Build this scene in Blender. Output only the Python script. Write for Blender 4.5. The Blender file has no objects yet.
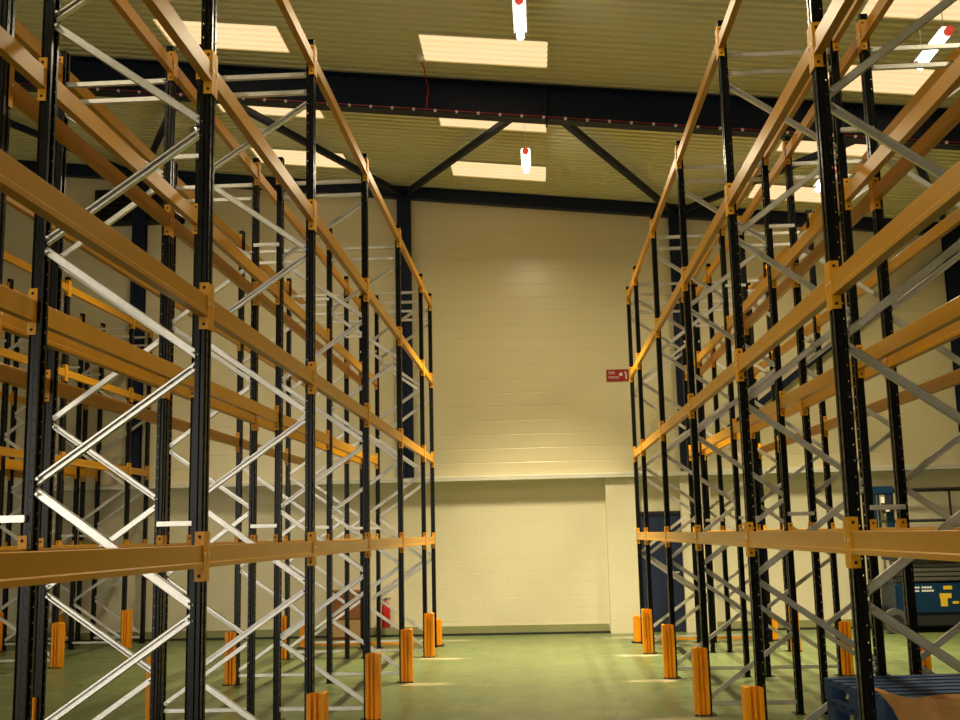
import bpy, bmesh, math, random
from mathutils import Vector, Matrix
random.seed(7)
sc = bpy.context.scene
COL = sc.collection

# ------------------------------------------------------------------ helpers
def new_obj(name, me, parent=None, world=(0, 0, 0), rotz=0.0):
    """Link an object; world is its place in the room, parents carry no rotation unless stated."""
    o = bpy.data.objects.new(name, me)
    COL.objects.link(o)
    p = Vector(world)
    if parent is not None:
        o.parent = parent
        p = p - WPOS.get(parent.name, Vector((0, 0, 0)))
    o.location = p
    o.rotation_euler = (0, 0, rotz)
    WPOS[o.name] = Vector(world)
    return o
WPOS = {}

def tag(o, label=None, cat=None, group=None, kind=None):
    if label: o['label'] = label
    if cat: o['category'] = cat
    if group: o['group'] = group
    if kind: o['kind'] = kind
    return o

def mesh_from(bm, name, mats, smooth=False):
    me = bpy.data.meshes.new(name)
    bmesh.ops.recalc_face_normals(bm, faces=bm.faces[:])
    bm.to_mesh(me); bm.free()
    for m in (mats if isinstance(mats, (list, tuple)) else [mats]): me.materials.append(m)
    if smooth:
        for p in me.polygons: p.use_smooth = True
    return me

def box(bm, x0, x1, y0, y1, z0, z1, mi=0, mat=None):
    vs = [bm.verts.new(v) for v in ((x0,y0,z0),(x1,y0,z0),(x1,y1,z0),(x0,y1,z0),(x0,y0,z1),(x1,y0,z1),(x1,y1,z1),(x0,y1,z1))]
    if mat is not None:
        for v in vs: v.co = mat @ v.co
    fs = []
    for f in ((3,2,1,0),(4,5,6,7),(0,1,5,4),(1,2,6,5),(2,3,7,6),(3,0,4,7)):
        fc = bm.faces.new([vs[i] for i in f]); fc.material_index = mi; fs.append(fc)
    return vs

def bbox(bm, x0, x1, y0, y1, z0, z1, bev=0.004, mi=0):
    """A box with softened edges."""
    b2 = bmesh.new()
    box(b2, x0, x1, y0, y1, z0, z1, mi)
    bmesh.ops.bevel(b2, geom=b2.edges[:], offset=bev, segments=2, affect='EDGES', clamp_overlap=True)
    for f in b2.faces: f.material_index = mi
    tmp = bpy.data.meshes.new('tmp'); b2.to_mesh(tmp); b2.free()
    bm.from_mesh(tmp); bpy.data.meshes.remove(tmp)

def extrude(bm, pts, a, b, axis, closed=True, mi=0):
    """Sweep a 2-D outline from a to b along an axis: 'x' takes (y,z), 'y' takes (x,z), 'z' takes (x,y)."""
    def P(p, t):
        return {'x': (t, p[0], p[1]), 'y': (p[0], t, p[1]), 'z': (p[0], p[1], t)}[axis]
    A = [bm.verts.new(P(p, a)) for p in pts]; B = [bm.verts.new(P(p, b)) for p in pts]
    n = len(pts)
    for i in range(n if closed else n - 1):
        j = (i + 1) % n
        f = bm.faces.new((A[i], A[j], B[j], B[i])); f.material_index = mi
    if closed:
        bm.faces.new(A[::-1]).material_index = mi; bm.faces.new(B).material_index = mi

def tube(bm, p, q, r, n=12, r2=None, mi=0, caps=True):
    p, q = Vector(p), Vector(q); d = (q - p).normalized()
    u = d.orthogonal().normalized(); v = d.cross(u)
    r2 = r if r2 is None else r2
    A = [bm.verts.new(p + (u*math.cos(2*math.pi*i/n) + v*math.sin(2*math.pi*i/n))*r) for i in range(n)]
    B = [bm.verts.new(q + (u*math.cos(2*math.pi*i/n) + v*math.sin(2*math.pi*i/n))*r2) for i in range(n)]
    for i in range(n):
        j = (i+1) % n
        bm.faces.new((A[i], A[j], B[j], B[i])).material_index = mi
    if caps:
        bm.faces.new(A[::-1]).material_index = mi; bm.faces.new(B).material_index = mi

def lathe(bm, prof, c=(0, 0, 0), n=20, mi=0):
    rings = []
    for r, z in prof:
        rings.append([bm.verts.new((c[0]+r*math.cos(2*math.pi*i/n), c[1]+r*math.sin(2*math.pi*i/n), c[2]+z)) for i in range(n)])
    for a, b in zip(rings, rings[1:]):
        for i in range(n):
            j = (i+1) % n
            bm.faces.new((a[i], a[j], b[j], b[i])).material_index = mi
    bm.faces.new(rings[0][::-1]).material_index = mi; bm.faces.new(rings[-1]).material_index = mi

def strip_wall(bm, path, p, q, normal, thick):
    pass

# ------------------------------------------------------------------ materials
def mat(name, col, rough=0.5, metal=0.0, noise=None, bump=None, spec=0.5, coat=0.0):
    m = bpy.data.materials.new(name); m.use_nodes = True
    nt = m.node_tree; b = nt.nodes['Principled BSDF']
    b.inputs['Base Color'].default_value = (*col, 1)
    b.inputs['Roughness'].default_value = rough
    b.inputs['Metallic'].default_value = metal
    b.inputs['Specular IOR Level'].default_value = spec
    b.inputs['Coat Weight'].default_value = coat
    tc = nt.nodes.new('ShaderNodeTexCoord')
    if noise:
        sc_, amt, c2 = noise
        n = nt.nodes.new('ShaderNodeTexNoise'); n.inputs['Scale'].default_value = sc_; n.inputs['Detail'].default_value = 6
        nt.links.new(tc.outputs['Object'], n.inputs['Vector'])
        r = nt.nodes.new('ShaderNodeMapRange'); r.inputs['From Min'].default_value = 0.35; r.inputs['From Max'].default_value = 0.7
        r.inputs['To Min'].default_value = 0; r.inputs['To Max'].default_value = amt
        nt.links.new(n.outputs['Fac'], r.inputs['Value'])
        mx = nt.nodes.new('ShaderNodeMix'); mx.data_type = 'RGBA'
        mx.inputs[6].default_value = (*col, 1); mx.inputs[7].default_value = (*c2, 1)
        nt.links.new(r.outputs['Result'], mx.inputs[0]); nt.links.new(mx.outputs[2], b.inputs['Base Color'])
    if bump:
        sc_, st = bump
        n2 = nt.nodes.new('ShaderNodeTexNoise'); n2.inputs['Scale'].default_value = sc_; n2.inputs['Detail'].default_value = 4
        nt.links.new(tc.outputs['Object'], n2.inputs['Vector'])
        bp = nt.nodes.new('ShaderNodeBump'); bp.inputs['Strength'].default_value = st; bp.inputs['Distance'].default_value = 0.02
        nt.links.new(n2.outputs['Fac'], bp.inputs['Height']); nt.links.new(bp.outputs['Normal'], b.inputs['Normal'])
    return m

def emis(name, col, strength):
    m = bpy.data.materials.new(name); m.use_nodes = True
    b = m.node_tree.nodes['Principled BSDF']
    b.inputs['Base Color'].default_value = (*col, 1)
    b.inputs['Emission Color'].default_value = (*col, 1); b.inputs['Emission Strength'].default_value = strength
    return m

M = {}
M['upright'] = mat('black_upright_paint', (0.005, 0.0055, 0.0055), 0.26, 0.0, (9, 0.5, (0.011, 0.0105, 0.009)), spec=0.2)
M['beam'] = mat('ochre_beam_paint', (0.54, 0.250, 0.004), 0.32, 0.0, (6, 0.35, (0.48, 0.215, 0.004)), spec=0.25)
M['connector'] = mat('lit_connector_paint', (0.72, 0.335, 0.010), 0.42, 0.0, (14, 0.4, (0.63, 0.27, 0.008)), spec=0.3)  # same paint as the beams; brightness of camera-facing plates put into the colour
M['hole'] = mat('bolt_hole_black', (0.01, 0.008, 0.006), 0.8)
M['galv'] = mat('galvanised_steel', (0.84, 0.81, 0.74), 0.36, 0.70, (30, 0.6, (0.68, 0.67, 0.64)))
M['guard'] = mat('orange_guard_paint', (0.95, 0.35, 0.003), 0.42, 0.0, (8, 0.25, (0.85, 0.29, 0.003)), spec=0.3)
M['navy'] = mat('navy_steel_paint', (0.005, 0.012, 0.038), 0.5, 0.0, (3, 0.5, (0.008, 0.013, 0.032)), spec=0.25)
M['cladding'] = mat('cream_liner_sheet', (0.74, 0.66, 0.42), 0.30, 0.0, (0.8, 0.25, (0.69, 0.605, 0.37)))
M['roofsheet'] = mat('cream_roof_liner', (0.70, 0.68, 0.40), 0.5, 0.0, (0.6, 0.3, (0.64, 0.62, 0.36)))
M['flashing'] = mat('pale_flashing', (0.72, 0.70, 0.60), 0.4, 0.1, (4, 0.5, (0.58, 0.56, 0.46)))
M['skirt'] = mat('green_skirting_paint', (0.24, 0.25, 0.10), 0.5, 0.0, (5, 0.6, (0.30, 0.29, 0.15)))
M['dark'] = mat('dark_rubber', (0.012, 0.012, 0.012), 0.6)
M['door'] = mat('navy_door_paint', (0.012, 0.022, 0.060), 0.4)
M['red'] = mat('red_gloss_paint', (0.45, 0.015, 0.012), 0.3)
M['signred'] = mat('red_sign_face', (0.36, 0.012, 0.012), 0.4)
M['white'] = mat('white_plastic', (0.8, 0.79, 0.75), 0.45)
M['brown'] = mat('brown_board', (0.24, 0.085, 0.018), 0.55, 0.0, (4, 0.6, (0.30, 0.12, 0.025)))
M['card'] = mat('cardboard', (0.66, 0.34, 0.11), 0.75, 0.0, (5, 0.5, (0.54, 0.24, 0.08)), (18, 0.3))
M['palletblue'] = mat('blue_pallet_paint', (0.012, 0.045, 0.14), 0.65, 0.0, (7, 0.6, (0.025, 0.055, 0.12)), (25, 0.4))
M['machblue'] = mat('blue_machine_paint', (0.003, 0.030, 0.075), 0.45, 0.0, (4, 0.4, (0.005, 0.025, 0.06)), spec=0.3)
M['greysteel'] = mat('grey_machine_steel', (0.10, 0.095, 0.085), 0.55, 0.2)
M['yellow'] = mat('yellow_label', (0.75, 0.48, 0.02), 0.5)
M['wood'] = mat('bare_wood', (0.45, 0.28, 0.12), 0.7)
M['tube'] = emis('lit_fluorescent_tube', (1.0, 0.97, 0.93), 14.0)
M['redcap'] = emis('glowing_red_end_cap', (0.9, 0.09, 0.05), 0.55)
M['fitting'] = mat('grey_lamp_tray', (0.35, 0.34, 0.30), 0.5)

M['apron'] = mat('pale_yard_concrete', (0.55, 0.53, 0.48), 0.8, 0.0, (1.5, 0.5, (0.48, 0.46, 0.42)), (20, 0.2))  # stands in for sunlit ground; its paleness brightens the left braces
def floor_material():
    m = bpy.data.materials.new('green_painted_concrete'); m.use_nodes = True
    nt = m.node_tree; N = nt.nodes; L = nt.links; b = N['Principled BSDF']
    tc = N.new('ShaderNodeTexCoord')
    def noise(s, d=5):
        n = N.new('ShaderNodeTexNoise'); n.inputs['Scale'].default_value = s; n.inputs['Detail'].default_value = d
        L.new(tc.outputs['Object'], n.inputs['Vector']); return n.outputs['Fac']
    def math_(op, a, b_=None):
        n = N.new('ShaderNodeMath'); n.operation = op
        for i, v in enumerate((a, b_)):
            if v is None: continue
            if isinstance(v, (int, float)): n.inputs[i].default_value = v
            else: L.new(v, n.inputs[i])
        return n.outputs[0]
    def rng(v, a, b_, c, d):
        n = N.new('ShaderNodeMapRange'); n.inputs[1].default_value = a; n.inputs[2].default_value = b_
        n.inputs[3].default_value = c; n.inputs[4].default_value = d; L.new(v, n.inputs[0]); return n.outputs[0]
    def mix(f, c1, c2):
        n = N.new('ShaderNodeMix'); n.data_type = 'RGBA'
        L.new(f, n.inputs[0])
        for i, c in ((6, c1), (7, c2)):
            if isinstance(c, tuple): n.inputs[i].default_value = (*c, 1)
            else: L.new(c, n.inputs[i])
        return n.outputs[2]
    base = mix(rng(noise(0.9), 0.35, 0.68, 0, 1), (0.094, 0.125, 0.039), (0.116, 0.146, 0.051))
    base = mix(rng(noise(7), 0.52, 0.75, 0, 0.55), base, (0.175, 0.195, 0.090))
    sep = N.new('ShaderNodeSeparateXYZ'); L.new(tc.outputs['Object'], sep.inputs[0])
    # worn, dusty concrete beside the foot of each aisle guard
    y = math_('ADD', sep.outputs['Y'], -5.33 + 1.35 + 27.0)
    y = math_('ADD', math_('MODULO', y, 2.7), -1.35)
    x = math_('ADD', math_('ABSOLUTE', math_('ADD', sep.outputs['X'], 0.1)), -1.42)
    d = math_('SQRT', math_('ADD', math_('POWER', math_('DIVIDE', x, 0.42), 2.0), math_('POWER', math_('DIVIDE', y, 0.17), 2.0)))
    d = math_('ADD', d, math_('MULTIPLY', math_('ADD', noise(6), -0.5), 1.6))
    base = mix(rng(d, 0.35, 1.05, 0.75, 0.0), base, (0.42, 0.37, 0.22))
    L.new(base, b.inputs['Base Color'])
    L.new(rng(noise(2.2), 0.3, 0.7, 0.26, 0.46), b.inputs['Roughness'])
    bp = N.new('ShaderNodeBump'); bp.inputs['Strength'].default_value = 0.12; bp.inputs['Distance'].default_value = 0.01
    L.new(noise(40), bp.inputs['Height']); L.new(bp.outputs['Normal'], b.inputs['Normal'])
    return m
M['floor'] = floor_material()

def block_material():
    m = bpy.data.materials.new('painted_blockwork'); m.use_nodes = True
    nt = m.node_tree; N = nt.nodes; L = nt.links; b = N['Principled BSDF']
    tc = N.new('ShaderNodeTexCoord')
    sep = N.new('ShaderNodeSeparateXYZ'); L.new(tc.outputs['Object'], sep.inputs[0])
    cmb = N.new('ShaderNodeCombineXYZ'); L.new(sep.outputs['X'], cmb.inputs[0]); L.new(sep.outputs['Z'], cmb.inputs[1])
    br = N.new('ShaderNodeTexBrick'); br.inputs['Scale'].default_value = 1.0
    br.inputs['Brick Width'].default_value = 0.44; br.inputs['Row Height'].default_value = 0.215
    br.inputs['Mortar Size'].default_value = 0.006; br.inputs['Mortar Smooth'].default_value = 0.4
    br.inputs['Color1'].default_value = (1, 1, 1, 1); br.inputs['Color2'].default_value = (0.97, 0.97, 0.97, 1); br.inputs['Mortar'].default_value = (0, 0, 0, 1)
    L.new(cmb.outputs[0], br.inputs['Vector'])
    n = N.new('ShaderNodeTexNoise'); n.inputs['Scale'].default_value = 1.3; n.inputs['Detail'].default_value = 6
    L.new(tc.outputs['Object'], n.inputs['Vector'])
    mx = N.new('ShaderNodeMix'); mx.data_type = 'RGBA'
    mx.inputs[6].default_value = (0.73, 0.67, 0.47, 1); mx.inputs[7].default_value = (0.66, 0.60, 0.41, 1)
    L.new(n.outputs['Fac'], mx.inputs[0]); L.new(mx.outputs[2], b.inputs['Base Color'])
    b.inputs['Roughness'].default_value = 0.55
    n3 = N.new('ShaderNodeTexNoise'); n3.inputs['Scale'].default_value = 22; n3.inputs['Detail'].default_value = 5
    L.new(tc.outputs['Object'], n3.inputs['Vector'])
    ad = N.new('ShaderNodeMath'); ad.operation = 'MULTIPLY_ADD'; ad.inputs[1].default_value = 0.35
    L.new(n3.outputs['Fac'], ad.inputs[0]); L.new(br.outputs['Color'], ad.inputs[2])
    bp = N.new('ShaderNodeBump'); bp.inputs['Strength'].default_value = 0.30; bp.inputs['Distance'].default_value = 0.012
    L.new(ad.outputs[0], bp.inputs['Height']); L.new(bp.outputs['Normal'], b.inputs['Normal'])
    return m
M['block'] = block_material()

def skylight_material():
    m = bpy.data.materials.new('daylit_rooflight_sheet'); m.use_nodes = True
    nt = m.node_tree; N = nt.nodes; L = nt.links; b = N['Principled BSDF']
    b.inputs['Base Color'].default_value = (0.35, 0.30, 0.2, 1); b.inputs['Roughness'].default_value = 0.5
    tc = N.new('ShaderNodeTexCoord'); n = N.new('ShaderNodeTexNoise'); n.inputs['Scale'].default_value = 2.5; n.inputs['Detail'].default_value = 5
    mp = N.new('ShaderNodeMapping'); mp.inputs['Scale'].default_value = (0.35, 5.0, 1.0); L.new(tc.outputs['Object'], mp.inputs[0]); L.new(mp.outputs[0], n.inputs['Vector'])
    mx = N.new('ShaderNodeMix'); mx.data_type = 'RGBA'
    mx.inputs[6].default_value = (1.0, 0.60, 0.25, 1); mx.inputs[7].default_value = (1.0, 0.81, 0.50, 1)
    L.new(n.outputs['Fac'], mx.inputs[0]); L.new(mx.outputs[2], b.inputs['Emission Color'])
    b.inputs['Emission Strength'].default_value = 0.95
    return m
M['sky'] = skylight_material()

# ------------------------------------------------------------------ the building
ROOF0, SLOPE = 7.937, 0.110
def roof(x): return ROOF0 - SLOPE * x
XL, XR, YF, YB = -16.0, 12.0, -9.0, 19.75

bm = bmesh.new(); box(bm, XL, XR, YF - 0.2, YB + 0.3, -0.2, 0.0)
tag(new_obj('floor', mesh_from(bm, 'floor', M['floor'])), 'green painted concrete warehouse floor under all the racks', 'floor', kind='structure')

bm = bmesh.new(); box(bm, XL - 20, XR + 20, YF - 40, YF - 0.2, -0.2, -0.005)  # yard out of view, added to bounce daylight in through the door
tag(new_obj('ground', mesh_from(bm, 'ground', M['apron'])), 'unseen concrete yard outside the loading door, kept pale to bounce daylight', 'ground', kind='structure')

def roof_profile(y0, y1, pitch=0.16, h=0.05):
    pts = []; y = y0
    while y < y1 - 1e-6:
        for f, z in ((0.0, 0.0), (0.46, 0.0), (0.60, h), (0.88, h)):
            yy = y + f*pitch
            if yy < y1: pts.append((yy, z))
        y += pitch
    pts.append((y1, 0.0))
    return pts

def roof_sheet(name, xs, y0, y1, m, dz=0.0, thick=0.02, skip=()):
    """Ribbed sheet over the strips between consecutive xs; skip lists (x0, x1, y0, y1) openings."""
    bm = bmesh.new()
    pr = roof_profile(y0, y1)
    n = len(pr)
    for x0, x1 in zip(xs, xs[1:]):
        xm = (x0 + x1)/2
        R_ = [[bm.verts.new((x, y, roof(x) + z + dz + t)) for y, z in pr] for x, t in ((x0, 0), (x1, 0), (x0, thick), (x1, thick))]
        for i in range(n-1):
            ym = (pr[i][0] + pr[i+1][0])/2
            if any(a < xm < b and c < ym < d for a, b, c, d in skip): continue
            A, B, A2, B2 = R_
            bm.faces.new((A[i], B[i], B[i+1], A[i+1])); bm.faces.new((A2[i], A2[i+1], B2[i+1], B2[i]))
            bm.faces.new((A[i], A[i+1], A2[i+1], A2[i])); bm.faces.new((B[i], B2[i], B2[i+1], B[i+1]))
    loose = [v for v in bm.verts if not v.link_faces]
    bmesh.ops.delete(bm, geom=loose, context='VERTS')
    return mesh_from(bm, name, m)
RL = [(-1.38, 0.26, 13.05, 13.85, 'rooflight in front of the rafter, above the aisle'), (-1.38, 0.26, 15.45, 16.25, 'rooflight just behind the rafter, above the aisle'), (-1.38, 0.26, 17.85, 18.65, 'rooflight near the far wall, above the aisle'),
      (-4.85, -3.22, 13.05, 13.85, 'rooflight in front of the rafter over the left racks'), (-4.85, -3.22, 15.45, 16.25, 'rooflight just behind the rafter over the left racks'), (-4.85, -3.22, 17.85, 18.65, 'rooflight near the far wall over the left racks'),
      (3.80, 5.50, 13.21, 14.01, 'rooflight in front of the rafter over the right racks'), (3.80, 5.50, 15.61, 16.41, 'rooflight just behind the rafter over the right racks'), (3.80, 5.50, 18.01, 18.81, 'rooflight near the far wall over the right racks'),
      (3.80, 5.50, 11.13, 11.93, 'rooflight at the top edge over the right racks, above the hanging lamp')]
RY0 = 13.05 - 0.16*138
tag(new_obj('ceiling', roof_sheet('ceiling', [XL, -4.85, -3.22, -1.38, 0.26, 3.80, 5.50, XR], RY0, YB + 0.1, M['roofsheet'], skip=[q[:4] for q in RL])), 'ribbed olive cream roof liner sheets sloping down to the right', 'ceiling', kind='structure')

# back wall: cladding with shallow horizontal ribs above, painted blockwork below
bm = bmesh.new()
def clad(bm, x0, x1, y, z0, top):
    z = z0; pts = []
    step = 0.25
    while z < top:
        pts += [(y, z), (y, z + step - 0.020), (y + 0.003, z + step - 0.014), (y + 0.003, z + step - 0.006)]
        z += step
    n = len(pts)
    A = [bm.verts.new((x0, a, b)) for a, b in pts]; B = [bm.verts.new((x1, a, b)) for a, b in pts]
    for i in range(n-1): bm.faces.new((A[i], B[i], B[i+1], A[i+1]))
    C = [bm.verts.new((x, y + 0.12, zz)) for x, zz in ((x0, z0), (x1, z0), (x1, pts[-1][1]), (x0, pts[-1][1]))]
    bm.faces.new((C[0], C[3], C[2], C[1]))
    bm.faces.new((A[-1], B[-1], C[2], C[3])); bm.faces.new((A[0], C[0], C[1], B[0]))
clad(bm, XL, XR, 19.60, 2.78, 9.8)
tag(new_obj('wall_back', mesh_from(bm, 'wall_back', M['cladding'])), 'cream horizontally ribbed cladding of the far wall above the ledge', 'wall', kind='structure')
bm = bmesh.new(); box(bm, XL, XR, YB, YB + 0.25, 0, 2.78)
for a, b in ((1.15, 1.68), (2.46, 2.98)): box(bm, a, b, YB - 0.20, YB + 0.01, 0, 2.70)
tag(new_obj('wall_back_lower', mesh_from(bm, 'wall_back_lower', M['block'])), 'cream painted blockwork of the far wall below the ledge', 'wall', kind='structure')
bm = bmesh.new()
extrude(bm, [(19.46, 2.70), (19.46, 2.765), (19.60, 2.79), (YB + 0.02, 2.79), (YB + 0.02, 2.70)], XL, XR, 'x')
tag(new_obj('trim_1', mesh_from(bm, 'trim_1', M['flashing'])), 'pale flashing ledge between cladding and blockwork of the far wall', 'ledge', kind='structure')
bm = bmesh.new()
for a, b in ((XL, 1.13), (3.00, XR)): box(bm, a, b, YB - 0.025, YB + 0.01, 0.0, 0.16)
tag(new_obj('baseboard_back', mesh_from(bm, 'baseboard_back', M['skirt'])), 'green painted strip along the foot of the far wall', 'baseboard', kind='structure')
bm = bmesh.new()
box(bm, XL, 1.6, YB - 0.055, YB - 0.02, 0.0, 0.035); box(bm, 2.5, XR, YB - 0.055, YB - 0.02, 0.0, 0.035)
tag(new_obj('trim_2', mesh_from(bm, 'trim_2', M['dark'])), 'thin black strip where the far wall meets the green floor', 'trim', kind='structure')
for nm, x0, x1 in (('wall_left', XL - 0.2, XL), ('wall_right', XR, XR + 0.2)):
    bm = bmesh.new(); box(bm, x0, x1, YF, YB + 0.25, 0, 10)
    tag(new_obj(nm, mesh_from(bm, nm, M['cladding'])), 'plain cream cladding wall on the %s of the warehouse' % nm[5:], 'wall', kind='structure')
bm = bmesh.new()
DX0, DX1, DZ = -14.5, -2.6, 5.0                       # loading door opening behind the camera
box(bm, XL, DX0, YF - 0.2, YF, 0, 10); box(bm, DX1, XR, YF - 0.2, YF, 0, 10); box(bm, DX0, DX1, YF - 0.2, YF, DZ, 10)
tag(new_obj('wall_front', mesh_from(bm, 'wall_front', M['cladding'])), 'cream cladding wall with a loading door opening behind the viewer', 'wall', kind='structure')

# door in the far wall
d = new_obj('door_1', None, None, (2.05, YB - 0.03, 0)); tag(d, 'dark blue door in a recess between two pillars of the far wall', 'door', kind='structure')
bm = bmesh.new(); bbox(bm, -0.40, 0.40, -0.022, 0.02, 0.02, 2.04, 0.004)
for z0, z1 in ((0.25, 0.95), (1.1, 1.85)): box(bm, -0.28, 0.28, -0.028, -0.02, z0, z1)
new_obj('door_leaf', mesh_from(bm, 'door_leaf', M['door']), d, WPOS[d.name])
bm = bmesh.new(); box(bm, -0.44, -0.40, -0.05, 0.03, 0, 2.09); box(bm, 0.40, 0.44, -0.05, 0.03, 0, 2.09); box(bm, -0.44, 0.44, -0.05, 0.03, 2.04, 2.09)
new_obj('door_frame', mesh_from(bm, 'door_frame', M['dark']), d, WPOS[d.name])
bm = bmesh.new(); tube(bm, (0.33, -0.02, 1.02), (0.33, -0.07, 1.02), 0.01); tube(bm, (0.34, -0.07, 1.02), (0.22, -0.07, 1.02), 0.01)
new_obj('door_handle', mesh_from(bm, 'door_handle', M['galv']), d, WPOS[d.name])

# steel frame of the building
def isect(bm, x0, x1, y, depth, wid, tf=0.02, tw=0.014, drop=0.0):
    """An I beam hung under the roof slope."""
    for dz0, dz1, w in ((-tf, 0, wid), (-depth, -depth + tf, wid), (-depth, 0, tw)):
        vs = box(bm, 0, 1, y - w/2, y + w/2, 0, 1)
        for v in vs:
            x = x0 if v.co.x < 0.5 else x1
            zz = dz0 if v.co.z < 0.5 else dz1
            v.co = Vector((x, v.co.y, roof(x) + zz - 0.012 - drop))
for k, Y in enumerate((14.50, 9.25)):
    bm = bmesh.new(); isect(bm, XL, XR, Y, 0.50, 0.22)
    for X in (0.24, -2.4 - 4.2, 7.45):
        box(bm, X - 0.012, X + 0.012, Y - 0.10, Y + 0.10, roof(X) - 0.56 if X == 0.24 else roof(X) - 0.5, roof(X) - 0.012)
    tag(new_obj('trim_%d' % (3 + k), mesh_from(bm, 'roof_rafter', M['navy'])), 'deep navy steel rafter carrying the roof, %s' % ('red cable clipped along its lower edge' if k == 0 else 'high above the viewer'), 'beam', kind='structure')
bm = bmesh.new()
vs = box(bm, 0, 1, 19.44, 19.60, 0, 1)
for v in vs:
    x = XL if v.co.x < 0.5 else XR
    v.co = Vector((x, v.co.y, roof(x) - (0.24 if v.co.z < 0.5 else 0.012)))
tag(new_obj('trim_5', mesh_from(bm, 'gable_beam', M['navy'])), 'navy steel beam along the top of the far wall', 'beam', kind='structure')
for k, X in enumerate((-7.38, -2.38, 2.62, 7.50)):
    bm = bmesh.new(); zt = roof(X) - 0.2
    for a, b, c, e in ((-0.125, 0.125, 19.46, 19.475), (-0.125, 0.125, 19.585, 19.60), (-0.006, 0.006, 19.46, 19.60)):
        box(bm, X + a, X + b, c, e, 2.79, zt)
    where = ('with the dark louvres beside its head', 'just clear of the rack at the left of the aisle', 'behind the rack end over the blue door', 'above the blue lift machine')[k]
    tag(new_obj('trim_%d' % (6 + k), mesh_from(bm, 'steel_column', M['navy'])), 'navy steel column on the far wall %s' % where, 'column', kind='structure')
def brace_bar(name, p, q, r, label):
    bm = bmesh.new(); p, q = Vector(p), Vector(q)
    dd = (q - p); Lb = dd.length; rotm = dd.to_track_quat('X', 'Z').to_matrix().to_4x4(); rotm.translation = p
    box(bm, 0, Lb, -r, r, -r, -r + 0.012, mat=rotm); box(bm, 0, Lb, -r, -r + 0.012, -r, r, mat=rotm); box(bm, 0, Lb, r - 0.012, r, -r, r, mat=rotm); box(bm, 0, Lb, -r, r, r - 0.012, r, mat=rotm)
    tag(new_obj(name, mesh_from(bm, 'roof_brace', M['navy'])), label, 'brace', kind='structure')
k = 10
for (xa, xb), w in zip(((-9.88, -7.38), (-4.88, -7.38), (-4.88, -2.38), (0.12, -2.38), (0.12, 2.62), (5.06, 2.62), (5.06, 7.50)),
                 ('far over at the left edge', 'left of the louvres', 'over the left racks, dropping to the second column', 'leaving mid rafter for the column left of the aisle',
                  'leaving mid rafter for the column right of the aisle', 'over the right racks, dropping to the door column', 'over the right racks towards the lift machine')):
    brace_bar('trim_%d' % k, (xa, 14.56, roof(xa) - 0.17), (xb, 19.5, roof(xb) - 0.17), 0.046, 'navy diagonal roof brace %s' % w); k += 1
brace_bar('trim_%d' % k, (2.72, 19.5, 3.02), (7.45, 19.5, 6.60), 0.055, 'navy diagonal wall brace rising behind the racks at the right'); k += 1

# dark louvres in the gable
lv = new_obj('wall_louvre', None, None, (-7.40, 19.56, 7.66)); tag(lv, 'dark louvred vent high on the far wall behind the left column', 'vent')
bm = bmesh.new(); W_, H_ = 0.86, 0.70
for a, b, c, e in ((-W_, W_, 0, 0.06), (-W_, W_, H_ - 0.06, H_), (-W_, -W_ + 0.06, 0, H_), (W_ - 0.06, W_, 0, H_)): box(bm, a, b, -0.05, 0.05, c, e)
new_obj('frame', mesh_from(bm, 'louvre_frame', M['dark']), lv, WPOS[lv.name])
bm = bmesh.new()
for i in range(6):
    z = 0.07 + i*0.098
    vs = box(bm, -W_ + 0.06, W_ - 0.06, -0.04, 0.03, z, z + 0.012)
    for v in vs: v.co.z += (v.co.y + 0.04) * 0.9
box(bm, -W_ + 0.02, W_ - 0.02, 0.035, 0.045, 0.02, H_ - 0.02)
new_obj('louvre_blades', mesh_from(bm, 'louvre_blades', M['dark']), lv, WPOS[lv.name])

# rooflights
for q, (x0, x1, y0, y1, lab) in enumerate(RL):
    c = Vector(((x0+x1)/2, (y0+y1)/2, roof((x0+x1)/2)))
    o = new_obj('window_%d' % (q + 1), None, None, c); tag(o, 'glowing ' + lab, 'rooflight', 'rooflights in the roof', 'structure')
    me = roof_sheet('rooflight_sheet', [x0 + 0.002, x1 - 0.002], y0, y1, M['sky'], 0.002, 0.006); me.transform(Matrix.Translation(-c))
    new_obj('sheet', me, o, c)
    bm = bmesh.new()
    for a, b, e, f in ((x0-0.02, x1+0.02, y0-0.025, y0), (x0-0.02, x1+0.02, y1, y1+0.025), (x0-0.025, x0, y0, y1), (x1, x1+0.025, y0, y1)):
        vs = box(bm, 0, 1, e, f, 0, 1)
        for v in vs:
            x = a if v.co.x < 0.5 else b
            v.co = Vector((x, v.co.y, roof(x) + (-0.016 if v.co.z < 0.5 else 0.03)))
    me = mesh_from(bm, 'rooflight_rim', M['roofsheet']); me.transform(Matrix.Translation(-c))
    new_obj('rim', me, o, c)

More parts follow.
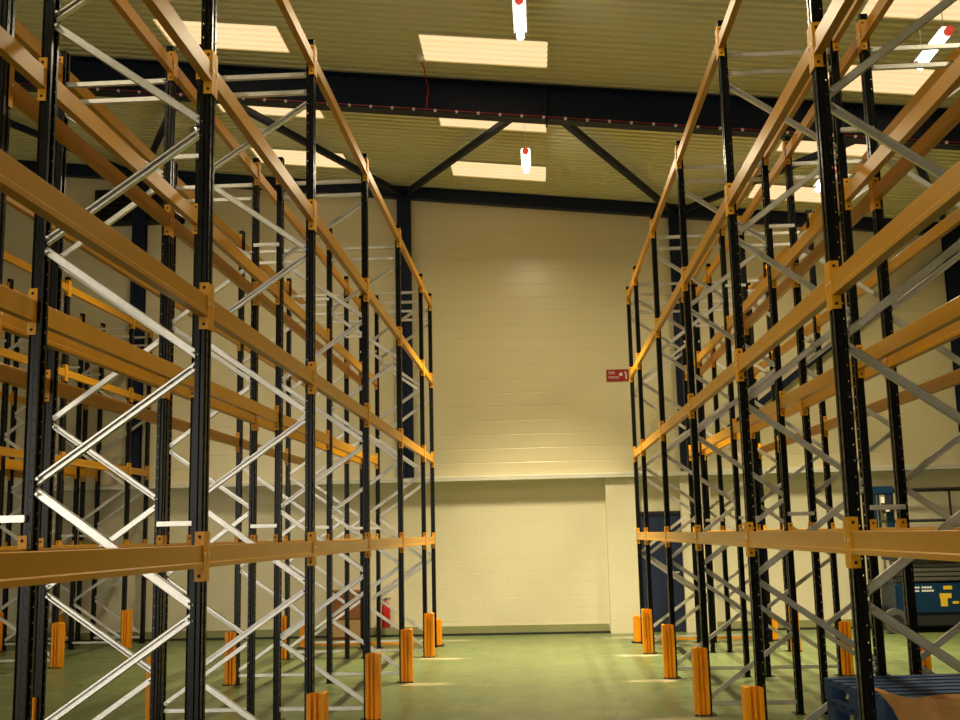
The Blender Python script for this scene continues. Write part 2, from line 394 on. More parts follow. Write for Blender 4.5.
# hanging lamps
LAMPS = []
def lamp(x, y0, label, drop=0.50, cap='redcap'):
    z = roof(x) - drop; Ln = 0.86
    o = new_obj('hanging_lamp', None, None, (x, y0 + Ln/2, z)); tag(o, label, 'lamp', 'lamps hanging under the roof')
    W = WPOS[o.name]
    bm = bmesh.new(); tube(bm, (0, -Ln/2, 0), (0, Ln/2, 0), 0.043, 16)
    new_obj('tube', mesh_from(bm, 'lamp_tube', M['tube'], True), o, W)
    bm = bmesh.new()
    extrude(bm, [(-0.075, 0.045), (-0.06, 0.075), (0.06, 0.075), (0.075, 0.045), (0.065, 0.045), (0.055, 0.065), (-0.055, 0.065), (-0.065, 0.045)], -Ln/2, Ln/2, 'y')
    new_obj('reflector', mesh_from(bm, 'lamp_reflector', M['fitting']), o, W)
    for s in (-1, 1):
        bm = bmesh.new(); tube(bm, (0, s*Ln/2, 0), (0, s*(Ln/2 + (0.07 if s < 0 else 0.02)), 0), 0.047 if s < 0 else 0.044, 16); new_obj('end_cap', mesh_from(bm, 'lamp_end_cap', M[cap if s < 0 else 'fitting']), o, W)
        bm = bmesh.new(); tube(bm, (0, s*0.33, 0.07), (0, s*0.33, drop - 0.0), 0.005, 6); new_obj('hanger', mesh_from(bm, 'lamp_hanger', M['galv']), o, W)
    LAMPS.append((x, y0 + Ln/2, z))
lamp(-0.07, 11.08, 'red-capped tube lamp hanging over the aisle in front of the rafter')
lamp(-0.07, 15.82, 'small red-capped tube lamp hanging over the aisle near the far wall')
lamp(4.43, 11.08, 'red-capped tube lamp hanging over the right racks, crossed by a brace', 0.58)
lamp(4.46, 15.82, 'tube lamp half hidden behind an upright of the right rack')
lamp(-5.40, 10.45, 'tube lamp over the left racks, in front of the rafter')
lamp(-5.19, 15.86, 'tube lamp over the left racks, near the far wall', cap='fitting')
lamp(-0.07, 6.37, 'added unseen tube lamp high over the middle of the centre aisle')  # this and the next four: lamps added out of view for fill light
lamp(-0.07, 1.67, 'added unseen tube lamp high over the near end of the centre aisle')
lamp(-5.40, 6.37, 'added unseen tube lamp high over the second aisle at the left, midway along')
lamp(-5.40, 1.67, 'added unseen tube lamp high over the near end of the second aisle at the left')
lamp(4.46, 6.37, 'added unseen tube lamp high over the aisle at the right, midway along')

# red cable and sensor on the rafter
cb = new_obj('red_alarm_cable', None); tag(cb, 'thin red cable clipped along the lower edge of the navy rafter', 'cable')
yc = 14.50 - 0.115
bm = bmesh.new()
pts = [(-1.43, 13.78, roof(-1.43) - 0.03), (-1.40, 13.95, roof(-1.4) - 0.08), (-1.39, yc - 0.01, roof(-1.39) - 0.20), (-1.42, yc - 0.01, roof(-1.42) - 0.46)]
for a, b in zip(pts, pts[1:]): tube(bm, a, b, 0.010, 6)
xs = [-8 + i*0.5 for i in range(29)]
for a, b in zip(xs, xs[1:]): tube(bm, (a, yc, roof(a) - 0.485), (b, yc, roof(b) - 0.485), 0.006, 6)
new_obj('wire', mesh_from(bm, 'red_wire', M['red']), cb)
for i in range(42):
    x = -6.1 + i*0.3
    bm = bmesh.new(); bbox(bm, -0.018, 0.018, -0.02, 0.012, -0.018, 0.018, 0.005)
    new_obj('clip', mesh_from(bm, 'cable_clip', M['white']), cb, (x, yc, roof(x) - 0.497))
s = new_obj('ceiling_sensor', None, None, (-1.43, 13.74, roof(-1.43) - 0.04)); tag(s, 'small white sensor on the roof where the red cable starts', 'sensor')
bm = bmesh.new(); lathe(bm, [(0.05, 0.05), (0.05, 0.01), (0.035, -0.02), (0.015, -0.03)]); new_obj('body', mesh_from(bm, 'sensor', M['white'], True), s, WPOS[s.name])

# ------------------------------------------------------------------ pallet racks
BAY = 2.70
HU = 5.74
def upright_mesh():
    """Perforated open section: aisle face at u = 0, open back at u = -0.082; width 0.09 along the run."""
    bm = bmesh.new()
    half = [(-0.060, -0.024), (-0.060, -0.045), (-0.036, -0.045), (-0.030, -0.037), (-0.012, -0.037), (-0.004, -0.045), (0.0, -0.041), (0.0, -0.016), (-0.007, -0.010)]
    pts = half + [(u, -v) for u, v in reversed(half)]
    holes = {1: (0.38, 0.62, 0.009), 6: (0.32, 0.68, 0.020)}
    n = len(pts)
    hs = dict(holes); hs[n - 2 - 1] = holes[1]; hs[n - 2 - 6] = holes[6]
    def quad(a, b, z0, z1):
        bm.faces.new([bm.verts.new(v) for v in ((a[0], a[1], z0), (b[0], b[1], z0), (b[0], b[1], z1), (a[0], a[1], z1))])
    for i in range(n - 1):
        a, b = pts[i], pts[i+1]
        if i in hs:
            t0, t1, hh = hs[i]
            lerp = lambda t: (a[0] + (b[0]-a[0])*t, a[1] + (b[1]-a[1])*t)
            quad(a, lerp(t0), 0.0, HU); quad(lerp(t1), b, 0.0, HU)
            z = 0.0
            while z < HU - 0.09:
                quad(lerp(t0), lerp(t1), z, z + 0.08 - hh); z += 0.08
            quad(lerp(t0), lerp(t1), z, HU)
        else:
            quad(a, b, 0.0, HU)
    # thicken the sheet inward
    geom = bm.faces[:]
    cen = Vector((-0.04, 0, 0))
    for f in geom: f.normal_update()
    ret = bmesh.ops.extrude_face_region(bm, geom=geom)
    for v in [g for g in ret['geom'] if isinstance(g, bmesh.types.BMVert)]:
        dvec = Vector((cen.x - v.co.x, -v.co.y, 0)); v.co += dvec.normalized() * 0.0025
    # foot plate and black top cap
    box(bm, -0.10, 0.012, -0.075, 0.075, 0.0, 0.006)
    box(bm, -0.060, 0.0, -0.045, 0.045, HU, HU + 0.004)
    return mesh_from(bm, 'upright', M['upright'])
ME_UP = upright_mesh()

def channel(p, q, w=0.044, d=0.028, t=0.003, flip=False):
    """A small galvanised channel from p to q in the plane y = 0 with its open side towards -y or +y."""
    p, q = Vector(p), Vector(q); dd = q - p; Lb = dd.length
    ex = dd.normalized(); ey = Vector((0, 1, 0)) * (-1 if flip else 1); ez = ex.cross(ey)
    mt = Matrix((ex, ey, ez)).transposed().to_4x4(); mt.translation = p
    bm = bmesh.new()
    box(bm, 0, Lb, -d/2, -d/2 + t, -w/2, w/2, mat=mt)
    box(bm, 0, Lb, -d/2, d/2, -w/2, -w/2 + t, mat=mt); box(bm, 0, Lb, -d/2, d/2, w/2 - t, w/2, mat=mt)
    box(bm, 0, Lb, d/2 - t, d/2, -w/2, -w/2 + 0.012, mat=mt); box(bm, 0, Lb, d/2 - t, d/2, w/2 - 0.012, w/2, mat=mt)
    # bolt heads at both ends
    for e in (0.03, Lb - 0.03):
        c = mt @ Vector((e, 0, 0)); tube(bm, c + Vector((0, -0.046, 0)), c + Vector((0, -0.012, 0)), 0.008, 6)
    return mesh_from(bm, 'brace', M['galv'])

FRONT_Z = [0.14, 1.40, 2.69, 3.98, 5.24]
REAR_Z = [0.77, 2.05, 3.34, 4.63]
CH = {}
def brace_meshes(depth):
    if depth in CH: return CH[depth]
    uf, ur = -0.052, -depth + 0.052
    seq = [(uf, FRONT_Z[0])]
    for i in range(4): seq += [(ur, REAR_Z[i]), (uf, FRONT_Z[i+1])]
    diag = []
    for i in range(8):
        (u0, z0), (u1, z1) = seq[i], seq[i+1]
        g = 0.022
        diag.append([channel((s*u0, 0, z0 + g), (s*u1, 0, z1 - g), flip=(i % 2 == 1)) for s in (1, -1)])
    hor = [[channel((s*uf, 0, z), (s*ur, 0, z), 0.04) for s in (1, -1)] for z in (0.105, 5.31, 5.46)]
    CH[depth] = (diag, hor); return CH[depth]

BEAM_P = [(-0.042, -0.057), (0.006, -0.057), (0.006, -0.034), (0.0, -0.028), (0.0, 0.053), (-0.004, 0.057), (-0.038, 0.057), (-0.042, 0.053)]
BM = {}
def beam_mesh(length, s):
    k = (round(length, 3), s)
    if k not in BM:
        bm = bmesh.new(); extrude(bm, [(u*s, z) for u, z in BEAM_P], -length/2, length/2, 'y')
        BM[k] = mesh_from(bm, 'beam', M['beam'])
    return BM[k]
CN = {}
def connector_mesh(s, e):
    """End plate of a beam: s points to the aisle, e towards the upright."""
    if (s, e) not in CN:
        bm = bmesh.new()
        H = 0.125
        def bx(u0, u1, y0, y1, z0, z1, mi=0):
            a, b = sorted((s*u0, s*u1)); c, d_ = sorted((e*y0, e*y1)); box(bm, a, b, c, d_, z0, z1, mi)
        bx(-0.040, 0.008, -0.005, 0.0, -H, H)          # leg across the run
        bx(0.002, 0.008, -0.005, 0.042, -H, H)         # leg on the aisle face of the upright
        for z in (-0.098, 0.098):
            tube(bm, (s*-0.015, e*-0.0058, z), (s*-0.015, e*-0.004, z), 0.009, 10, mi=1)
        tube(bm, (s*0.0075, e*0.012, 0.01), (s*0.012, e*0.012, 0.01), 0.010, 10, mi=2)
        CN[(s, e)] = mesh_from(bm, 'end_connector', [M['connector'], M['hole'], M['galv']])
    return CN[(s, e)]

LEVELS = (1.675, 2.973, 4.274, 5.568)
def rack(label, xa, sgn, depth, ys, bays, group=None):
    """xa: aisle face; sgn: direction from the aisle into the rack; ys: frame positions; bays: index pairs."""
    root = new_obj('pallet_rack', None, None, (xa + sgn*depth/2, ys[0], 0)); tag(root, label, 'pallet rack', 'pallet racks')
    diag, hor = brace_meshes(depth); si = 0 if sgn < 0 else 1
    for Y in ys:
        fr = new_obj('upright_frame', None, root, (xa + sgn*depth/2, Y, 0))
        new_obj('upright', ME_UP, fr, (xa, Y, 0), 0.0 if sgn < 0 else math.pi)
        new_obj('upright', ME_UP, fr, (xa + sgn*depth, Y, 0), math.pi if sgn < 0 else 0.0)
        for dm in diag: new_obj('brace', dm[si], fr, (xa, Y, 0))
        for hm in hor: new_obj('horizontal_strut', hm[si], fr, (xa, Y, 0))
    for a, b, faces, lv in bays:
        y0, y1 = ys[a], ys[b]; ln = y1 - y0 - 0.09 - 0.012; ym = (y0 + y1)/2
        for z in lv:
            for fc in faces:
                X = xa if fc == 'f' else xa + sgn*depth
                s = -sgn if fc == 'f' else sgn
                be = new_obj('beam', beam_mesh(ln, s), root, (X, ym, z))
                for e in (-1, 1):
                    new_obj('end_connector', connector_mesh(s, e), be, (X, ym + e*(ln/2 + 0.006), z))
    return root
Y0 = 5.580
GRID = [Y0 + BAY*(i-1) for i in range(6)] + [Y0 + BAY*4 + 1.40]
nb = len(GRID)
allb = [(i, i+1, 'fr', LEVELS) for i in range(nb-1)]
DL, DR = 0.955, 0.925
RA = rack('black and orange pallet rack lining the left side of the centre aisle', -1.720, -1, DL, GRID, allb)
RB = rack('pallet rack back to back behind the aisle rack on the left', -3.830, 1, DL, GRID[1:], [(i, i+1, 'fr', LEVELS) for i in range(nb-2)])
RC = rack('pallet rack lining the right side of the centre aisle, blue pallets beneath', 1.517, 1, DR, GRID, allb)
RD = rack('pallet rack back to back behind the right aisle rack, before the blue lift', 3.552, -1, DR, GRID[1:], [(i, i+1, 'fr', LEVELS) for i in range(nb-2)])
YC = [13.05, 15.80, 18.45, 19.35]
RE = rack('distant pallet rack beyond the second aisle at far left, facing us', -7.030, -1, DL, YC, [(i, i+1, 'fr', LEVELS) for i in range(3)])
RF = rack('most distant pallet rack at the left edge, behind the other far-left rack', -9.150, 1, DL, YC, [(i, i+1, 'fr', LEVELS) for i in range(3)])
# spacers tying back-to-back frames together
def spacers(root, x0, x1, ys):
    bm = bmesh.new(); w = abs(x1 - x0) + 0.07
    bbox(bm, -w/2, w/2, -0.015, 0.015, -0.018, 0.018, 0.003)
    me = mesh_from(bm, 'row_spacer', M['galv'])
    for Y in ys:
        for z in (1.885, 4.785): new_obj('row_spacer', me, root, ((x0 + x1)/2, Y - 0.062, z))
spacers(RA, -2.675, -2.875, GRID[1:]); spacers(RC, 2.442, 2.627, GRID[1:]); spacers(RE, -7.985, -8.195, YC)

# orange column guards on the aisle side of the uprights
def guard_meshes(s):
    """Ribbed wrap standing on the near and aisle faces; s is the direction of the aisle (+1 or -1)."""
    bm = bmesh.new(); H = 0.635
    path = [(-0.038, -0.052), (-0.038, -0.084), (-0.032, -0.090), (-0.008, -0.090), (-0.002, -0.084), (-0.002, -0.052), (0.015, -0.052), (0.015, -0.084), (0.020, -0.088), (0.032, -0.088), (0.037, -0.084),
            (0.037, -0.052), (0.054, -0.052), (0.054, -0.084), (0.060, -0.090), (0.094, -0.090), (0.100, -0.084), (0.100, -0.030), (0.084, -0.026), (0.084, -0.008), (0.100, -0.004), (0.100, 0.060)]
    inner = [(-0.030, -0.048), (0.074, -0.048), (0.074, 0.060)]
    poly = path + inner[::-1]
    extrude(bm, [(u*s, v) for u, v in poly], 0.0, H, 'z')
    for v in bm.verts:                                     # softly dished top edge
        if v.co.z > H - 0.01: v.co.z -= 0.012*(abs(v.co.x*s - 0.03)/0.07)**2
    a = mesh_from(bm, 'guard_shield', M['guard'])
    bm = bmesh.new(); xx = sorted((s*-0.045, s*0.115)); box(bm, xx[0], xx[1], -0.105, -0.078, 0, 0.010)
    for u in (-0.03, 0.10): tube(bm, (s*u, -0.097, 0.01), (s*u, -0.097, 0.02), 0.007, 6)
    b = mesh_from(bm, 'guard_foot', M['dark'])
    return a, b
GM = {s: guard_meshes(s) for s in (1, -1)}
ORD = ['last', 'second', 'third', 'fourth', 'fifth', 'sixth']
def guard(xa, s, Y, label, group):
    o = new_obj('column_guard', None, None, (xa, Y, 0)); tag(o, label, 'guard', group)
    new_obj('shield', GM[s][0], o, (xa, Y, 0)); new_obj('foot', GM[s][1], o, (xa, Y, 0))
def ordl(i): return {1: 'fifth', 2: 'fourth', 3: 'third', 4: 'second'}[i]
for i in (1, 2, 3, 4):
    Y = Y0 + BAY*i
    guard(-1.72, 1, Y, 'orange column guard left of the aisle, at the %s upright from the far wall' % ordl(i), 'guards of the centre aisle')
    guard(1.517, -1, Y, 'orange column guard right of the aisle, at the %s upright from the far wall' % ordl(i), 'guards of the centre aisle')
    guard(-3.83, -1, Y, 'orange column guard seen through the left racks, %s from the far wall' % ordl(i), 'guards behind the racks')
    if i > 1: guard(3.552, 1, Y, 'orange column guard seen through the right racks, %s from the far wall' % ordl(i), 'guards behind the racks')
guard(-7.03, 1, 15.80, 'orange column guard on the far-left rack, the nearer one, beside a leaning plank', 'guards of the far-left racks')
guard(-7.03, 1, 18.45, 'orange column guard on the far-left rack, just in front of the far wall', 'guards of the far-left racks')
guard(-9.15, -1, 18.45, 'orange column guard at the very left edge of the view', 'guards of the far-left racks')

# low end barriers in front of the far wall
def barrier(x0, x1, label):
    o = new_obj('rack_end_barrier', None, None, ((x0 + x1)/2, 18.0, 0)); tag(o, label, 'barrier', 'barriers at the rack ends')
    W = WPOS[o.name]; h = (x1 - x0)/2
    bm = bmesh.new(); bbox(bm, -h, h, -0.03, 0.03, 0.03, 0.075, 0.006); new_obj('rail', mesh_from(bm, 'barrier_rail', M['guard']), o, W)
    for s in (-1, 1):
        bm = bmesh.new(); bbox(bm, s*h - 0.055, s*h + 0.055, -0.09, 0.05, 0.0, 0.42, 0.02)
        new_obj('post', mesh_from(bm, 'barrier_post', M['guard']), o, W)
        bm = bmesh.new(); box(bm, s*h - 0.09, s*h + 0.09, -0.14, 0.08, 0, 0.02); new_obj('foot', mesh_from(bm, 'barrier_foot', M['dark']), o, W)
barrier(-3.90, -1.71, 'low orange barrier across the far end of the left racks')
barrier(1.47, 3.62, 'low orange barrier across the far end of the right racks')

# ------------------------------------------------------------------ small things along the far wall
sg = new_obj('fire_sign', None, None, (1.45, 19.585, 4.53)); tag(sg, 'small red fire sign on the cream cladding right of the aisle', 'sign')
bm = bmesh.new(); bbox(bm, -0.20, 0.20, -0.006, 0.006, -0.105, 0.105, 0.003); new_obj('plate', mesh_from(bm, 'sign_plate', M['signred']), sg, WPOS[sg.name])
def text(body, size, loc, parent, m):
    cu = bpy.data.curves.new('lettering', 'FONT'); cu.body = body; cu.size = size; cu.extrude = 0.001
    t = bpy.data.objects.new('lettering', cu)
    me = bpy.data.meshes.new_from_object(t); bpy.data.objects.remove(t)
    me.transform(Matrix.Rotation(math.pi/2, 4, 'X')); me.materials.clear(); me.materials.append(m)
    o = bpy.data.objects.new('lettering', me); COL.objects.link(o); o.parent = parent; o.location = loc
    return o
text('FIRE', 0.066, (-0.165, -0.0075, 0.022), sg, M['white']); text('POINT', 0.066, (-0.165, -0.0075, -0.062), sg, M['white'])
bm = bmesh.new()
def flame(bm, pts):
    A = [bm.verts.new((x, -0.009, z)) for x, z in pts]; B = [bm.verts.new((x, -0.005, z)) for x, z in pts]
    bm.faces.new(A); bm.faces.new(B[::-1])
    for i in range(len(pts)): bm.faces.new((A[i], B[i], B[(i+1) % len(pts)], A[(i+1) % len(pts)]))
flame(bm, [(0.035, -0.01), (0.03, 0.02), (0.05, 0.05), (0.06, 0.03), (0.072, 0.055), (0.09, 0.02), (0.085, -0.01)])
box(bm, 0.14, 0.165, -0.009, -0.005, -0.07, 0.03); box(bm, 0.125, 0.155, -0.009, -0.005, 0.035, 0.06)
new_obj('pictogram', mesh_from(bm, 'sign_pictogram', M['white']), sg, WPOS[sg.name])

fe = new_obj('fire_extinguisher', None, None, (-2.78, 19.55, 0.17)); tag(fe, 'red fire extinguisher hanging low on the far wall behind the left racks', 'fire extinguisher')
W = WPOS[fe.name]
bm = bmesh.new(); lathe(bm, [(0.07, 0), (0.078, 0.01), (0.078, 0.36), (0.06, 0.42), (0.028, 0.45), (0.028, 0.48)]); new_obj('cylinder', mesh_from(bm, 'extinguisher_body', M['red'], True), fe, W)
bm = bmesh.new(); box(bm, -0.02, 0.09, -0.012, 0.012, 0.50, 0.515); tube(bm, (0, 0, 0.47), (0, 0, 0.51), 0.018); box(bm, -0.02, 0.08, -0.01, 0.01, 0.475, 0.485); new_obj('valve', mesh_from(bm, 'extinguisher_valve', M['dark']), fe, W)
bm = bmesh.new()
hp = [(0.02, -0.02, 0.49), (-0.06, -0.05, 0.48), (-0.10, -0.05, 0.38), (-0.095, -0.05, 0.18)]
for a, b in zip(hp, hp[1:]): tube(bm, a, b, 0.011, 8)
new_obj('hose', mesh_from(bm, 'extinguisher_hose', M['dark']), fe, W)
bm = bmesh.new(); box(bm, -0.04, 0.04, 0.07, 0.195, 0.30, 0.36); new_obj('bracket', mesh_from(bm, 'extinguisher_bracket', M['dark']), fe, W)

cab = new_obj('brown_cabinet', None, None, (-3.46, 19.42, 0)); tag(cab, 'low brown wooden cabinet against the far wall behind the left racks', 'cabinet')
W = WPOS[cab.name]
bm = bmesh.new(); bbox(bm, -0.29, 0.29, -0.20, 0.24, 0.0, 0.80, 0.006); new_obj('body', mesh_from(bm, 'cabinet_body', M['brown']), cab, W)
bm = bmesh.new(); bbox(bm, -0.31, 0.31, -0.225, 0.25, 0.80, 0.835, 0.006); new_obj('top', mesh_from(bm, 'cabinet_top', M['brown']), cab, W)
for s in (-1, 1):
    bm = bmesh.new(); xx = sorted((s*0.008, s*0.28)); bbox(bm, xx[0], xx[1], -0.218, -0.20, 0.36, 0.78, 0.004)
    dr = new_obj('door', mesh_from(bm, 'cabinet_door', M['brown']), cab, W)
    bm = bmesh.new(); tube(bm, (s*0.04, -0.218, 0.57), (s*0.04, -0.235, 0.57), 0.012); new_obj('knob', mesh_from(bm, 'cabinet_knob', M['galv']), dr, W)
bm = bmesh.new(); bbox(bm, -0.28, 0.28, -0.215, -0.20, 0.05, 0.34, 0.004); tag(new_obj('drawer', mesh_from(bm, 'cabinet_drawer', M['wood']), cab, W), 'paler lower drawer front')

pk = new_obj('leaning_plank', None, None, (-8.55, 19.45, 0)); tag(pk, 'orange plank leaning slantwise beside the guard at far left', 'plank')
bm = bmesh.new()
mt = Matrix.Translation((0, 0, 0)) @ Matrix.Rotation(math.radians(-18), 4, 'Y') @ Matrix.Rotation(math.radians(-12), 4, 'X')
box(bm, -0.10, 0.10, -0.02, 0.02, 0.03, 0.62, mat=mt)
new_obj('board', mesh_from(bm, 'plank_board', M['guard']), pk, WPOS[pk.name])

# ------------------------------------------------------------------ blue pallets and the torn carton
PX, PY, PR = 2.55, 7.47, math.radians(7)
def pallet_parts():
    out = []
    Wd, Dp = 1.16, 1.0
    def bb(x0, x1, y0, y1, z0, z1):
        bm = bmesh.new(); bbox(bm, x0, x1, y0, y1, z0, z1, 0.004); return mesh_from(bm, 'pallet_piece', M['palletblue'])
    for i in range(7):
        y = -Dp/2 + i*(Dp - 0.10)/6
        out.append(('top_board', bb(-Wd/2, Wd/2, y, y + 0.10, 0.122, 0.144)))
    for x in (-Wd/2, -0.05, Wd/2 - 0.10): out.append(('stringer_board', bb(x, x + 0.10, -Dp/2, Dp/2, 0.100, 0.122)))
    for x in (-Wd/2, -0.05, Wd/2 - 0.10):
        for y in (-Dp/2, -0.07, Dp/2 - 0.14): out.append(('block', bb(x, x + 0.10, y, y + 0.14, 0.022, 0.100)))
    for x in (-Wd/2, -0.05, Wd/2 - 0.10): out.append(('bottom_board', bb(x, x + 0.10, -Dp/2, Dp/2, 0.0, 0.022)))
    return out
PP = pallet_parts()
names = ['blue wooden pallet at the bottom of the stack under the right rack', 'blue wooden pallet, second from the floor in the stack under the right rack', 'blue wooden pallet in the middle of the stack under the right rack',
         'blue wooden pallet directly under the topmost one of the stack', 'topmost blue wooden pallet of the stack, torn cardboard draped over its front']
for i, lab in enumerate(names):
    c = (PX + (0.012 if i % 2 else -0.008), PY + (0.01 if i % 2 else 0), 0.146*i)
    o = new_obj('wooden_pallet', None, None, c, PR + (0.012 if i % 2 else -0.01)); tag(o, lab, 'pallet', 'blue pallets stacked under the right rack')
    for nm, me in PP:
        p = bpy.data.objects.new(nm, me); COL.objects.link(p); p.parent = o

# torn carton: a stiff creased sheet leaning on the near edge of the top pallet
def card_sheet(x0, x1, top, bot, yoff, nu=20, nv=8, bulge=0.03):
    bm = bmesh.new(); g = []
    for i in range(nu + 1):
        u = i/nu; x = x0 + (x1 - x0)*u; row = []
        for j in range(nv + 1):
            v = j/nv
            xx = x + (0.20*v*(1 - u)**2)
            z = top(u) + (bot(u) - top(u))*v
            yy = 6.885 + (xx - 2.035)*0.123 + yoff - bulge*math.sin(v*2.2) - 0.012*math.sin(u*11 + v*4) - 0.05*max(0, 0.25 - u)*(1 - v)
            row.append(bm.verts.new((xx - ct.x, yy - ct.y, z - ct.z)))
        g.append(row)
    for i in range(nu):
        for j in range(nv): bm.faces.new((g[i][j], g[i+1][j], g[i+1][j+1], g[i][j+1]))
    bmesh.ops.recalc_face_normals(bm, faces=bm.faces[:])
    bmesh.ops.solidify(bm, geom=bm.faces[:], thickness=0.005)
    return bm
ct = Vector((2.45, 6.85, 0.5))
cd = new_obj('torn_cardboard', None, None, ct); tag(cd, 'torn brown cardboard sheet draped over the front of the blue pallets', 'cardboard')
bm = card_sheet(1.89, 3.10, lambda u: 0.745 + 0.075*max(0, 1 - u/0.20)**1.3 + 0.006*math.sin(u*19), lambda u: 0.77 - 0.33*min(1, u/0.10 + 0.12) - 0.12*u, -0.035)
new_obj('sheet', mesh_from(bm, 'cardboard_sheet', M['card']), cd, ct)
bm = card_sheet(2.26, 3.05, lambda u: 0.735 - 0.035*u, lambda u: 0.52 - 0.16*u, -0.062, 14, 6, 0.02)
new_obj('flap', mesh_from(bm, 'cardboard_flap', M['card']), cd, ct)

# ------------------------------------------------------------------ blue scissor lift against the far wall
ml = new_obj('scissor_lift', None, None, (6.85, 19.15, 0)); tag(ml, 'blue scissor lift machine parked by the far wall behind the right racks', 'lift machine')
W = WPOS[ml.name]
bm = bmesh.new(); bbox(bm, -1.05, 1.25, -0.42, 0.42, 0.30, 0.79, 0.03); new_obj('chassis', mesh_from(bm, 'lift_chassis', M['machblue']), ml, W)
bm = bmesh.new(); bbox(bm, -1.0, 1.3, -0.40, 0.40, 0.10, 0.30, 0.02); new_obj('underframe', mesh_from(bm, 'lift_underframe', M['dark']), ml, W)
for x in (-1.10, 1.0):
    for y in (-0.44, 0.40):
        bm = bmesh.new(); tube(bm, (x, y - 0.08, 0.20), (x, y + 0.06, 0.20), 0.20, 28)
        wh = new_obj('wheel', mesh_from(bm, 'lift_tyre', M['greysteel']), ml, W)
        bm = bmesh.new(); tube(bm, (x, y - 0.095, 0.20), (x, y - 0.075, 0.20), 0.11, 20); new_obj('hub', mesh_from(bm, 'lift_hub', M['dark']), wh, W)
for i in range(5):
    z = 0.83 + i*0.075
    bm = bmesh.new()
    for y in (-0.32, 0.32): bbox(bm, -0.85, 1.2, y - 0.025, y + 0.025, z, z + 0.06, 0.006)
    for x in (-0.80, 0.2, 1.15): tube(bm, (x, -0.36, z + 0.03), (x, 0.36, z + 0.03), 0.022, 10)
    new_obj('scissor_arm', mesh_from(bm, 'lift_scissor_arm', M['greysteel']), ml, W)
bm = bmesh.new(); bbox(bm, -1.0, 1.3, -0.40, 0.40, 1.17, 1.27, 0.01); new_obj('platform', mesh_from(bm, 'lift_platform', M['machblue']), ml, W)
bm = bmesh.new()
for z in (1.82, 2.34):
    for y in (-0.38, 0.38): tube(bm, (-0.98, y, z), (1.28, y, z), 0.024, 10)
    for x in (-0.98, 1.28): tube(bm, (x, -0.38, z), (x, 0.38, z), 0.024, 10)
for x in (-0.98, 0.24, 1.28):
    for y in (-0.38, 0.38): tube(bm, (x, y, 1.27), (x, y, 2.34), 0.020, 10)
new_obj('guard_rail', mesh_from(bm, 'lift_guard_rail', M['dark']), ml, W)
bm = bmesh.new()
for x in (-1.30, -1.05): bbox(bm, x - 0.05, x + 0.05, -0.44, -0.36, 1.27, 2.36, 0.01)
bbox(bm, -1.35, -0.96, -0.45, -0.35, 2.26, 2.40, 0.02)
new_obj('entry_gate', mesh_from(bm, 'lift_entry_gate', M['machblue']), ml, W)
bm = bmesh.new(); bbox(bm, -1.18, -1.04, -0.52, -0.40, 1.95, 2.22, 0.015)
cbx = new_obj('control_box', mesh_from(bm, 'lift_control_box', M['dark']), ml, W)
bm = bmesh.new(); box(bm, -1.21, -1.15, -0.527, -0.515, 2.12, 2.22); box(bm, -1.14, -1.08, -0.527, -0.515, 1.98, 2.04); new_obj('decal', mesh_from(bm, 'lift_box_decal', M['white']), cbx, W)
bm = bmesh.new()
for z, segs in ((0.715, ((-0.75, -0.66), (-0.63, -0.46))), (0.660, ((-0.75, -0.67), (-0.63, -0.43)))):
    for a, b in segs:
        n = max(3, int((b - a)/0.034)); st = (b - a)/n
        for q in range(n): box(bm, a + q*st, a + q*st + st*0.80, -0.424, -0.418, z, z + 0.030)
new_obj('lettering', mesh_from(bm, 'lift_lettering', M['white']), ml, W)
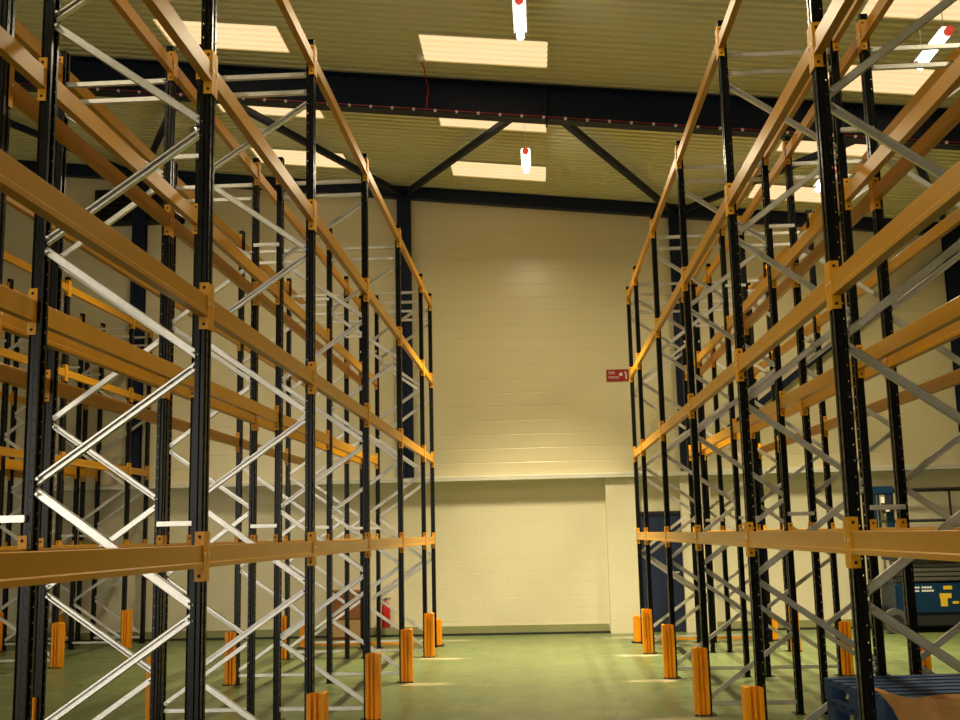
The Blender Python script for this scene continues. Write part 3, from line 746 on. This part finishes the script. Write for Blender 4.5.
bm = bmesh.new(); box(bm, -0.28, -0.14, -0.426, -0.418, 0.69, 0.75); box(bm, -0.35, -0.16, -0.426, -0.418, 0.55, 0.63); box(bm, -0.34, -0.23, -0.426, -0.418, 0.42, 0.55); box(bm, -0.15, -0.05, -0.426, -0.418, 0.46, 0.50)
new_obj('warning_label', mesh_from(bm, 'lift_warning_label', M['yellow']), ml, W)

# ------------------------------------------------------------------ light
WARM = (1.0, 0.865, 0.57)
def lamp_light(x, y, z, energy, spread):
    la = bpy.data.lights.new('lamp_light', 'AREA'); la.shape = 'RECTANGLE'; la.size = 0.08; la.size_y = 0.78
    la.energy = energy; la.color = WARM; la.spread = math.radians(spread)
    o = bpy.data.objects.new('lamp_light', la); COL.objects.link(o); o.location = (x, y, z - 0.050)
for x, y, z in LAMPS:
    if y > 14:
        lamp_light(x, y, z, 60 if x < -2 else 85, 160)
        lamp_light(x, y, z - 0.004, {-1: 80, 0: 400, 1: 280}[0 if abs(x) < 1 else (1 if x > 0 else -1)], 84)
    else:
        lamp_light(x, y, z, 70, 155)
# daylight comes in through the loading door behind the camera
w = bpy.data.worlds.new('sky'); sc.world = w; w.use_nodes = True
w.node_tree.nodes['Background'].inputs[0].default_value = (1.0, 0.93, 0.80, 1); w.node_tree.nodes['Background'].inputs[1].default_value = 4.5

# ------------------------------------------------------------------ camera
p, yw, r, f = 0.1583, -0.0523, -0.0223, 1091.6
fwd = Vector((math.sin(yw)*math.cos(p), math.cos(yw)*math.cos(p), math.sin(p)))
rt = Vector((math.cos(yw), -math.sin(yw), 0)); up = rt.cross(fwd)
R = rt*math.cos(r) + up*math.sin(r); U = -rt*math.sin(r) + up*math.cos(r)
cam = bpy.data.cameras.new('camera'); cam.sensor_width = 36.0; cam.lens = f/960*36.0; cam.clip_end = 200
co = bpy.data.objects.new('camera', cam); COL.objects.link(co)
mw = Matrix((R, U, -fwd)).transposed().to_4x4(); mw.translation = (0, 0, 1.755)
co.matrix_world = mw
sc.camera = co
sc.view_settings.view_transform = 'Standard'; sc.view_settings.look = 'None'; sc.view_settings.gamma = 1.0
sc.view_settings.use_curve_mapping = False
sc.view_settings.exposure = 0.0
